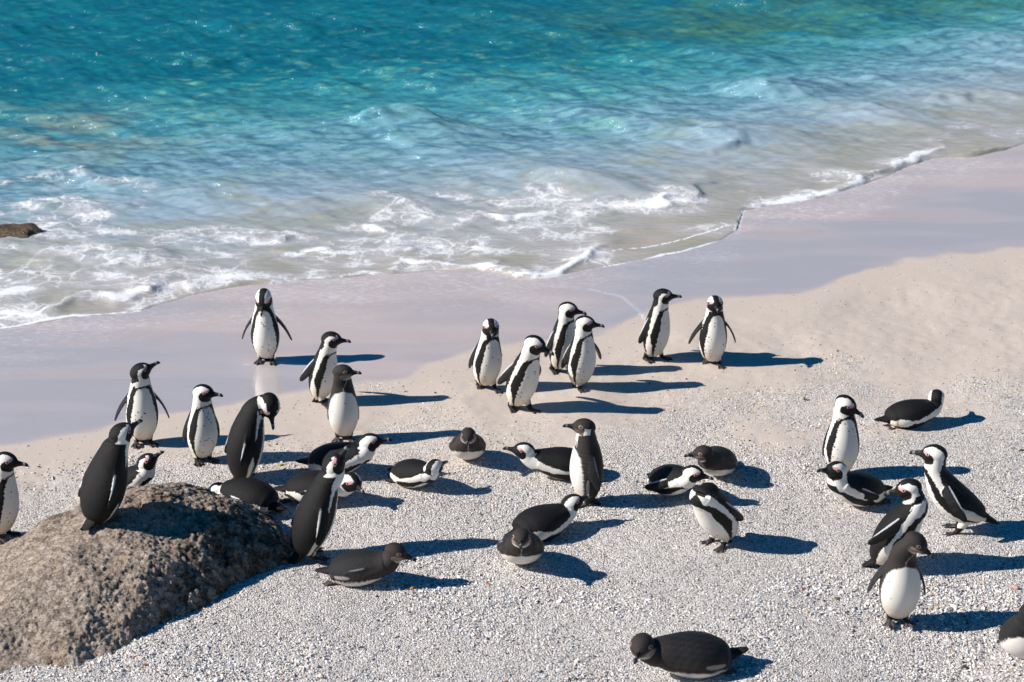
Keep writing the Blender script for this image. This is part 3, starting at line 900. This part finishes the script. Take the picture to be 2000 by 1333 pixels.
    for fid, (root, L_, Ch, N_, fl_len, st, hwid, th, curve, outw) in ((4, fin[0]), (5, fin[1])):
        lc_ = (P - root) @ L_ / fl_len
        ch_ = (P - root) @ Ch - np.interp(lc_, st, curve)
        no_ = (P - root) @ N_ - np.interp(lc_, st, outw)
        isf = (lc_ > 0.06) & (lc_ < 1.06) & (np.abs(ch_) < np.interp(lc_, st, hwid) * 1.06 + .0025) & (np.abs(no_) < np.interp(lc_, st, th) * 1.1 + .003)
        isf &= ~onbody
        sid[isf] = fid
    # wobbling edge noise
    w1 = (np.sin(P @ g.normal(0, 160, 3) + 1) + np.sin(P @ g.normal(0, 260, 3)) + np.sin(P @ g.normal(0, 420, 3) + 2)) / 3
    BLK = np.array((0.0075, 0.0067, 0.0070)); WHT = np.array((0.79, 0.755, 0.70))
    if juv: BLK = np.array((0.0135, 0.013, 0.0145))
    JUV = np.array((0.042, 0.033, 0.031))
    if dusk: JUV = BLK * 1.3
    col = np.tile(BLK, (nv_, 1)); sheen = np.zeros(nv_)
    # --- along the whole chain: torso then neck
    CC = np.concatenate([C, NC[4:]]); UU = np.concatenate([Vn, NU[4:]]); WW = np.concatenate([Sd, NW[4:]])
    SS = np.concatenate([S_, 0.41 + np.linspace(0.01, 0.10, len(NC) - 4)])
    idx = np.zeros(nv_, int)
    istor = sid == 0
    dT = ((P[:, None, :] - CC[None]) ** 2).sum(-1)
    pen = np.zeros(dT.shape)
    pen[istor, n:] += 0.01
    neckv = sid == 1
    pen[neckv, :n - 14] += 0.05
    idx = np.argmin(dT + pen, 1)
    rel = P - CC[idx]
    a_ = (rel * UU[idx]).sum(1); b_ = (rel * WW[idx]).sum(1)
    phi = np.degrees(np.arctan2(np.abs(b_), a_))           # 0 ventral .. 180 dorsal
    s = SS[idx]
    bodyish = (sid <= 1)
    def put(mask, c): col[mask] = c
    wphi = phi + w1 * 3.0; ws = s + w1 * 0.004
    if not juv:
        u_ = wphi / np.interp(s, [.05, .15, .28, .40], [60, 54, 47, 63])
        v_ = np.clip((ws - 0.10) / (0.405 - 0.10), 0, 2)
        arch = (np.abs(u_) ** 2.6 + np.abs(v_) ** 3.2) ** 0.36
        back_lim = np.interp(s, [0, .08, .2, .33, .38, .42, .47, .52], [100, 104, 92, 96, 100, 108, nape - 8, nape]) - cloak
        inner = arch < 1.0
        bwid = 0.11 + 0.20 * np.clip(phi / 60, 0, 1) ** 2 * np.interp(s, [.02, .10, .18, .27, .33, .40], [0.2, .6, 2.2, 2.4, 1.5, 0.6])
        band = (arch >= 1.0) & (arch < 1.0 + bwid * bandw)
        whiteo = (arch >= 1.0) & ~band & (wphi < back_lim)
        m_ = bodyish & inner; put(m_, WHT)
        put(bodyish & whiteo, WHT)
        put(bodyish & band, BLK)
        # throat ring stays white above the band
        # breast spots
        cand = np.where(bodyish & (arch < 0.93) & (s > 0.04))[0]
        if len(cand):
            for c_ in g.choice(cand, min(spots + 4, len(cand))):
                rr_ = 0.0032 + 0.0022 * g.random()
                put(bodyish & (((P - P[c_]) ** 2).sum(1) < rr_ ** 2), BLK * 1.5)
        hn = bodyish & (wphi > np.interp(s, [.40, .46, .52], [112, nape - 8, nape])) & (s > .40); col[hn] = BLK * 1.3
    else:
        lim = np.interp(s, [0, .06, .2, .30, .345, .37], [60, 78, 76, 66, 45, 0]) + w1 * 3
        wgt = sstep(5, -5, phi - lim)
        jc = lerp(JUV, JUV * 0.75, g.random())
        mott = 1 + 0.55 * np.clip(w1, -1, 1)[:, None] * (1 - 0) 
        flank = sstep(8, 0, np.abs(phi - 92)) * sstep(.03, .08, s) * sstep(.20, .12, s)
        basec = mott * np.where((phi > 100)[:, None] & (s < .40)[:, None], BLK * 1.25, jc)
        ubl = sstep(.33, .40, s)
        basec = basec * (1 - ubl[:, None]) + jc * ubl[:, None]
        cc_ = basec * (1 - wgt[:, None]) + np.array((0.74, 0.70, 0.65)) * wgt[:, None]
        col[bodyish] = cc_[bodyish]
        mf = bodyish & (flank > 0.3); col[mf] = col[mf] * .4 + np.array((0.42, 0.39, 0.37)) * .6
        cand = np.where(bodyish & (phi < 55) & (s < .33))[0]
        for c_ in g.choice(cand, 3):
            put(bodyish & (((P - P[c_]) ** 2).sum(1) < 0.004 ** 2), BLK * 2)
    # dirty lower belly
    low = bodyish & (col[:, 0] > .3)
    dirt = sstep(0.16, 0.02, s) * 0.22
    col[low] = col[low] * (1 - dirt[low, None] * np.array((0.5, 0.75, 1.15)))
    # --- head
    q = P - Hc
    hx, hy, hzc = q @ Hf / HL, q @ Hs / HW, q @ Hu / HH
    head = (sid == 2) | ((sid == 1) & (hx ** 2 + hy ** 2 + hzc ** 2 < 1.55)) | (sid == 3)
    hb = head & (sid != 3)
    ay = np.abs(hy)
    if not juv:
        c_ = np.tile(WHT * 1.02, (nv_, 1))
        wn_ = w1 * 0.035
        cw = np.interp(nape, [100, 136], [0.84, 0.38])
        crown = (hzc > 0.2) & (ay + wn_ < cw - 0.12 * np.clip(hx, 0, 1) * (cw > .6)) & (hx < .5)
        crown |= (hx < -0.2) & (ay + wn_ < cw + 0.08)
        crown |= (ay < 0.36) & (hx > 0.3) & (hzc > -0.1)
        c_[crown] = BLK * 1.1
        mask = (((hx - 0.66 + wn_) / 0.86) ** 2 + ((hzc + 0.33) / 0.80) ** 2 < 1)
        c_[mask] = BLK
        pink = ((hx - 0.48) / 0.24) ** 2 + ((hzc - 0.36) / 0.15) ** 2 < 1
        pink &= (ay > 0.36)
        c_[pink] = (0.66, 0.33, 0.33)
        ring = (((hx - 0.36) ** 2 + (hzc - 0.22) ** 2) < 0.15 ** 2) & (ay > 0.4)
        c_[ring] = (0.60, 0.30, 0.30)
        if tuck: c_[:] = BLK
        col[hb] = c_[hb]
    else:
        c_ = np.tile(JUV * 0.85, (nv_, 1))
        cheek = sstep(0.85, 0.45, np.sqrt(((hx - 0.35) / 0.75) ** 2 + ((hzc + 0.40) / 0.50) ** 2))
        tan = np.array((0.34, 0.25, 0.20)) if not molt else np.array((0.22, 0.13, 0.10))
        c_ = c_ * (1 - 0.75 * cheek[:, None]) + tan * 0.75 * cheek[:, None]
        chin = sstep(-0.62, -0.85, hzc) * sstep(-0.4, 0.1, hx)
        c_ = c_ * (1 - chin[:, None] * .85) + np.array((0.55, 0.50, 0.45)) * chin[:, None] * .85
        if molt:
            wb = (hx < 0.0 + w1 * .05) & (hx > -0.55) & (hzc < 0.15) & (ay > .45)
            c_[wb] = WHT
        ring = (((hx - 0.36) ** 2 + (hzc - 0.22) ** 2) < 0.20 ** 2) & (ay > 0.4)
        c_[ring] = (0.30, 0.20, 0.19)
        col[hb] = c_[hb]
        if molt:
            th_ = (sid == 1) & (phi < 42) & (s < .50); col[th_] = WHT
    # beak
    bx = (P - B0) @ Hf / bl
    bk = sid == 3
    bc = np.tile(np.array((0.018, 0.017, 0.018)), (nv_, 1))
    bc[(bx > 0.60) & (bx < 0.76)] = (0.22, 0.22, 0.24)
    if not juv: pass
    col[bk] = bc[bk]; sheen[bk] = 0.85
    # flippers: black outside, mottled inside, pale trailing edge
    for fid, (root, L_, Ch, N_, fl_len, *_) in ((4, fin[0]), (5, fin[1])):
        mk = sid == fid
        nn = Nn @ N_
        lc = (P - root) @ L_ / fl_len; chd = (P - root) @ Ch + 0.020 * lc ** 2
        inner = mk & (nn < -0.35)
        col[mk] = BLK * (1.2 if not juv else 1.7)
        mot = inner & (w1 > 0.25) & (np.abs(chd) < 0.018)
        col[mot] = (0.17, 0.12, 0.085)
        if not juv:
            col[mk & (chd < -0.0225) & (lc > 0.1) & (lc < 0.9)] = (0.55, 0.56, 0.58)
        else:
            col[mk & (chd < -0.024) & (lc > 0.1) & (lc < 0.9)] = (0.20, 0.19, 0.20)
        sheen[mk] = 0.55
    tm = sid == 6
    col[tm] = BLK * 1.1 * (1 + 0.5 * np.clip(w1[tm, None], -1, 1))
    lm = sid == 7
    lowleg = lm & (P[:, 2] < 0.055)
    col[lm] = np.where((np.abs(P[lm, 1]) > 0.05)[:, None] & (not juv), WHT * .85, BLK * 1.6)
    if juv: col[lm & (P[:, 2] > 0.06)] = (0.6, 0.57, 0.53)
    col[lowleg] = BLK * 1.3
    fm_ = sid == 8
    col[fm_] = np.array((0.030, 0.027, 0.030)) if not juv else np.array((0.075, 0.065, 0.075))
    fmot = fm_ & (w1 > 0.42); col[fmot] = (0.16, 0.12, 0.115)
    sheen[fm_] = 0.4
    # ragged tail and resting contact
    P2 = P + Nn * ((w1 * 0.0012 * (sid == 6))[:, None])
    P2[:, 2] = np.maximum(P2[:, 2], -0.006)
    out.vertices.foreach_set("co", P2.astype(np.float32).ravel())
    a1 = out.attributes.new("plumage", 'FLOAT_COLOR', 'POINT')
    c4 = np.ones((nv_, 4), np.float32); c4[:, :3] = np.clip(col, 0, 1)
    a1.data.foreach_set("color", c4.ravel())
    a2 = out.attributes.new("sheen", 'FLOAT', 'POINT'); a2.data.foreach_set("value", sheen.astype(np.float32))
    out.materials.clear(); out.materials.append(MAT_F)
    out.name = "penguin"
    o = bpy.data.objects.new("penguin", out); COL.objects.link(o)
    loc = at(px, py, z0) if at_pt is None else at_pt
    o.location = loc; o.rotation_euler = (0, 0, R(h)); o.scale = (sc, sc, sc)
    tag(o, label, "penguin", "african penguins on the beach")
    # eyes
    for sg in (1, -1):
        e = np.array((0.36, 0, 0.22)); yy = math.sqrt(max(0, 1 - e[0] ** 2 - e[2] ** 2)) * sg
        ep = Hc + Hf * HL * e[0] + Hs * HW * yy * 0.955 + Hu * HH * e[2]
        V, Fq = EYE
        em = bpy.data.meshes.get("eye_ball")
        if em is None:
            em = bpy.data.meshes.new("eye_ball"); em.from_pydata(V, [], Fq); em.materials.append(MAT_E)
            em.polygons.foreach_set("use_smooth", [True] * len(em.polygons))
        eo = bpy.data.objects.new("eye", em); COL.objects.link(eo)
        eo.parent = o; eo.location = ep
    return o

def sphere_pts(r, nu=12, nv=8):
    V = [(0, 0, r)]; Fq = []
    for i in range(1, nv):
        for j in range(nu):
            a, b = math.pi * i / nv, 2 * math.pi * j / nu
            V.append((r * math.sin(a) * math.cos(b), r * math.sin(a) * math.sin(b), r * math.cos(a)))
    V.append((0, 0, -r)); last = len(V) - 1
    for j in range(nu):
        Fq.append((0, 1 + j, 1 + (j + 1) % nu)); Fq.append((last, last - nu + (j + 1) % nu, last - nu + j))
        for i in range(nv - 2):
            a = 1 + i * nu
            Fq.append((a + j, a + nu + j, a + nu + (j + 1) % nu, a + (j + 1) % nu))
    return V, Fq
EYE = sphere_pts(0.0055)

WALK_L = [(0.055, 0.042, 6, 0), (-0.055, -0.042, -6, 0.012)]      # left foot forward
WALK_R = [(-0.055, 0.042, 6, 0.012), (0.055, -0.042, -6, 0)]

def all_penguins():
    P = make_penguin
    P(520, 706, -88, "penguin on the shining wet sand nearest the foam, beak down and flippers held out", hd=(-100, -48), fl=(32, 8), fr=(27, -6), nk=(82, 0, .078), spots=18)
    P(628, 787, -35, "walking adult penguin in profile to the right, just behind the brown headed young penguin", b=(6, 20), hd=(-4, 0), fl=(16, -14), fr=(8, -16), nape=108, nk=(68, 10, .085), feet=WALK_R, spots=6)
    P(672, 858, -84, "upright brown headed young penguin with plain white belly, looking right, beside the walking adult", juv=True, hd=(-8, 6), fl=(9, 0), fr=(9, -4), sc=.99, nk=(84, 20, .082))
    P(280, 866, -72, "white bellied penguin at the wet sand edge with beak raised and flippers spread", hd=(22, 26), fl=(28, 6), fr=(26, -8), nape=104, nk=(84, 10, .088), sc=1.04, spots=3)
    P(396, 900, -58, "adult penguin with spotted belly and pale tipped beak, standing left of the preening one", hd=(-14, 2), fl=(15, 5), fr=(10, -8), b=(2, 8), nk=(75, 5, .085), spots=16)
    P(474, 938, 26, "tall black backed adult penguin with its head bowed down onto its chest to preen", b=(4, 24), hd=(-62, -66), nk=(16, -26, .10), fl=(9, 0), fr=(8, 4), sc=1.18, tail=-40, fat=1.06, hz=.03, nape=116, cloak=14)
    rp = rock_point(200, 1016)
    P(204, 1035, 50, "large black backed adult penguin standing on the boulder, seen from behind", at_pt=rp, b=(22, 30), hd=(40, 24), nk=(58, -10, .085), fl=(8, 0), fr=(12, 0), sc=1.14, tail=-28, seed=7, fat=1.16, nape=116, hz=.025, cloak=22)
    P(250, 985, -14, "penguin resting behind the boulder with one flipper poking out to the right", pose='lie', b=(76, 38), hd=(-5, 42), nk=(78, 0, .07), fl=(76, 40), fr=(20, 10), sc=1.02, tail=4, nape=112)
    P(4, 1050, -26, "penguin cut by the left edge of the picture, facing right behind the boulder", b=(4, 12), hd=(-8, -2), nk=(74, 6, .08), fl=(12, 0), fr=(14, -8), sc=1.06, spots=10)
    P(490, 996, 152, "black backed penguin lying flat against the boulder, tail to the right", pose='lie', b=(82, 92), hd=(160, -22), nk=(-4, 10, .075), fl=(20, 0), fr=(14, 6), sc=.98, tail=-4, hz=.075, fat=1.1)
    P(660, 925, -16, "lying penguin with raised head and white breast below the upright brown headed young one", pose='lie', b=(84, 62), hd=(2, 12), nk=(60, 14, .095), fl=(16, 0), fr=(14, 0), sc=1.06)
    P(618, 978, -14, "low lying penguin half hidden by the one pointing its beak up", pose='lie', b=(86, 74), hd=(-52, -6), nk=(34, -16, .08), fl=(16, 0), fr=(16, 0), sc=1.05)
    P(606, 1090, 26, "adult penguin standing beside the boulder with its beak pointed at the sky, seen from behind", b=(20, 26), hd=(10, 58), nk=(66, 0, .085), fl=(9, 0), fr=(13, 12), sc=1.22, tail=-42, seed=13, fat=1.03, nape=112, cloak=14)
    P(704, 1138, -12, "brown young penguin lying beside the boulder with its beak towards the right", pose='lie', juv=True, b=(84, 66), hd=(-12, -14), nk=(56, 6, .095), fl=(14, 0), fr=(16, -4), sc=1.02)
    P(808, 950, -46, "lying penguin with its dark head turned away and black banded white belly", pose='lie', b=(82, 66), hd=(48, 4), nk=(56, 40, .075), fl=(14, 0), fr=(12, 0), sc=.90, spots=2)
    P(914, 903, -88, "dark young penguin lying head on to the camera, upper middle of the gravel", pose='lie', juv=True, b=(76, 44), hd=(-92, -4), nk=(60, 0, .085), fl=(16, 0), fr=(18, 0), sc=.90)
    P(1098, 930, 190, "adult penguin lying with its head to the left, partly behind the upright grey young one", pose='lie', b=(86, 70), hd=(182, 14), nk=(42, -4, .105), fl=(14, 0), fr=(14, 0), sc=1.02)
    P(1152, 984, 176, "upright moulting young penguin in profile facing left with a grey flipper hanging at its side", juv=True, molt=True, b=(-4, 8), hd=(180, 10), nk=(80, 0, .075), fl=(12, -6), fr=(10, 0), sc=1.06, tail=-34, nape=110, fat=1.08)
    P(1056, 1044, 34, "penguin lying back to the camera beside the feet of the moulting young one", pose='lie', b=(90, 78), hd=(18, 20), nk=(54, -14, .09), fl=(12, 0), fr=(10, 0), sc=1.0, fat=1.06)
    P(1018, 1108, -90, "dark young penguin lying head on to the camera in front of the black backed adult", pose='lie', juv=True, b=(76, 46), hd=(-92, 2), nk=(56, 0, .085), fl=(18, 0), fr=(20, 0), sc=1.02)
    P(1312, 968, -58, "lying penguin with pink brow and white collar just left of the breast forward preener", pose='lie', b=(80, 58), hd=(-18, -2), nk=(46, 14, .085), fl=(14, 0), fr=(48, 10), sc=.98, seed=21)
    P(1398, 932, -112, "dark young penguin lying with its head to the left, behind the preener", pose='lie', juv=True, b=(78, 54), hd=(184, -2), nk=(46, -36, .09), fl=(12, 0), fr=(12, 0), sc=.96)
    P(1402, 1066, -132, "preening adult penguin with its head hidden behind its back, white breast pushed forward", b=(22, 56), hd=(48, -34), nk=(-6, 180, .085), fl=(10, 4), fr=(12, 10), sc=1.15, tail=-70, fat=1.05, tuck=True, spots=8)
    P(950, 760, -62, "walking adult penguin staring at the camera, leftmost of the group of four", b=(6, 14), hd=(-84, -8), nk=(76, 0, .075), fl=(14, 0), fr=(8, -10), feet=WALK_L, spots=8)
    P(1016, 802, -48, "walking adult penguin leaning right, lowest and nearest of the group of four", b=(12, 26), hd=(-22, -16), nk=(62, 8, .088), fl=(32, 0), fr=(8, -14), feet=WALK_L, sc=1.10, spots=6)
    P(1094, 727, -38, "adult penguin walking to the right, topmost and rear one of the group of four", b=(5, 12), hd=(-8, -6), nk=(76, 8, .08), fl=(14, 0), fr=(12, -4), feet=WALK_L, sc=.99, spots=14)
    P(1132, 759, -52, "adult penguin with outstretched right hand flipper, rightmost of the group of four", b=(4, 8), hd=(-6, -2), nk=(80, 8, .08), fl=(34, 4), fr=(7, -14), feet=WALK_R, sc=1.01, spots=10)
    P(1276, 703, -32, "clean white breasted adult penguin in profile to the right, left one of the distant pair", b=(3, 12), hd=(0, 4), nk=(76, 8, .085), fl=(22, 12), fr=(7, -8), nape=104, feet=[(0.05, .05, 4, 0), (-.05, -.05, -6, 0)], spots=0)
    P(1390, 712, -76, "adult penguin facing the camera with flippers out, right one of the distant pair", hd=(-84, -4), fl=(30, 6), fr=(26, -8), nk=(84, 0, .075), b=(3, 6), feet=WALK_L, sc=.97, spots=18, bandw=1.3)
    P(1640, 930, -78, "upright adult penguin looking right with pink brow, standing behind a lying penguin", hd=(-22, -24), nk=(80, 10, .08), fl=(9, 0), fr=(9, -2), sc=1.04, b=(2, 6), spots=12, fat=1.04)
    P(1672, 986, 212, "adult penguin lying in front of the upright one, neck raised and beak to the left", pose='lie', b=(84, 50), hd=(206, 16), nk=(80, 0, .09), fl=(20, 0), fr=(26, -10), sc=1.06, spots=3)
    P(1775, 829, 16, "black backed penguin lying alone at the upper right with its tail to the left", pose='lie', b=(88, 76), hd=(80, 4), nk=(60, 26, .095), fl=(12, 0), fr=(14, 6), sc=.94, tail=2, nape=120)
    P(1870, 1040, 176, "penguin leaning forward with head up to the left and tail to the right", b=(64, 20), hd=(156, 0), nk=(84, -4, .09), fl=(24, 0), fr=(10, 0), sc=1.15, tail=-26, hz=.11, seed=33)
    P(1734, 1110, -14, "adult penguin throwing its head back over its shoulder, bristly tail to the left", b=(20, 40), hd=(172, -12), nk=(62, 174, .115), fl=(12, 0), fr=(20, -14), sc=1.12, tail=-30, fat=1.12, seed=34, nape=118)
    P(1752, 1214, -84, "brown headed young penguin with plain cream belly, beak bent down to the right", juv=True, hd=(-24, -30), nk=(50, 44, .125), fl=(20, 4), fr=(22, -8), sc=1.06, b=(0, 10), fat=1.08)
    P(1350, 1312, 194, "black young penguin lying at the bottom of the picture with its tail to the right", pose='lie', juv=True, b=(86, 72), hd=(252, -4), nk=(36, 10, .09), fl=(12, 0), fr=(12, 0), sc=1.22, tail=12)
    P(2006, 1306, -96, "penguin cut by the right edge of the picture, black neck curled down", pose='lie', b=(66, 22), hd=(-10, -50), nk=(60, 10, .07), fl=(12, 0), fr=(12, 0), sc=1.2, nape=100, fat=1.05, juv=True, dusk=True)


build_ground()
build_water()
build_rock()
build_sea_rock(None)
build_gravel()
all_penguins()
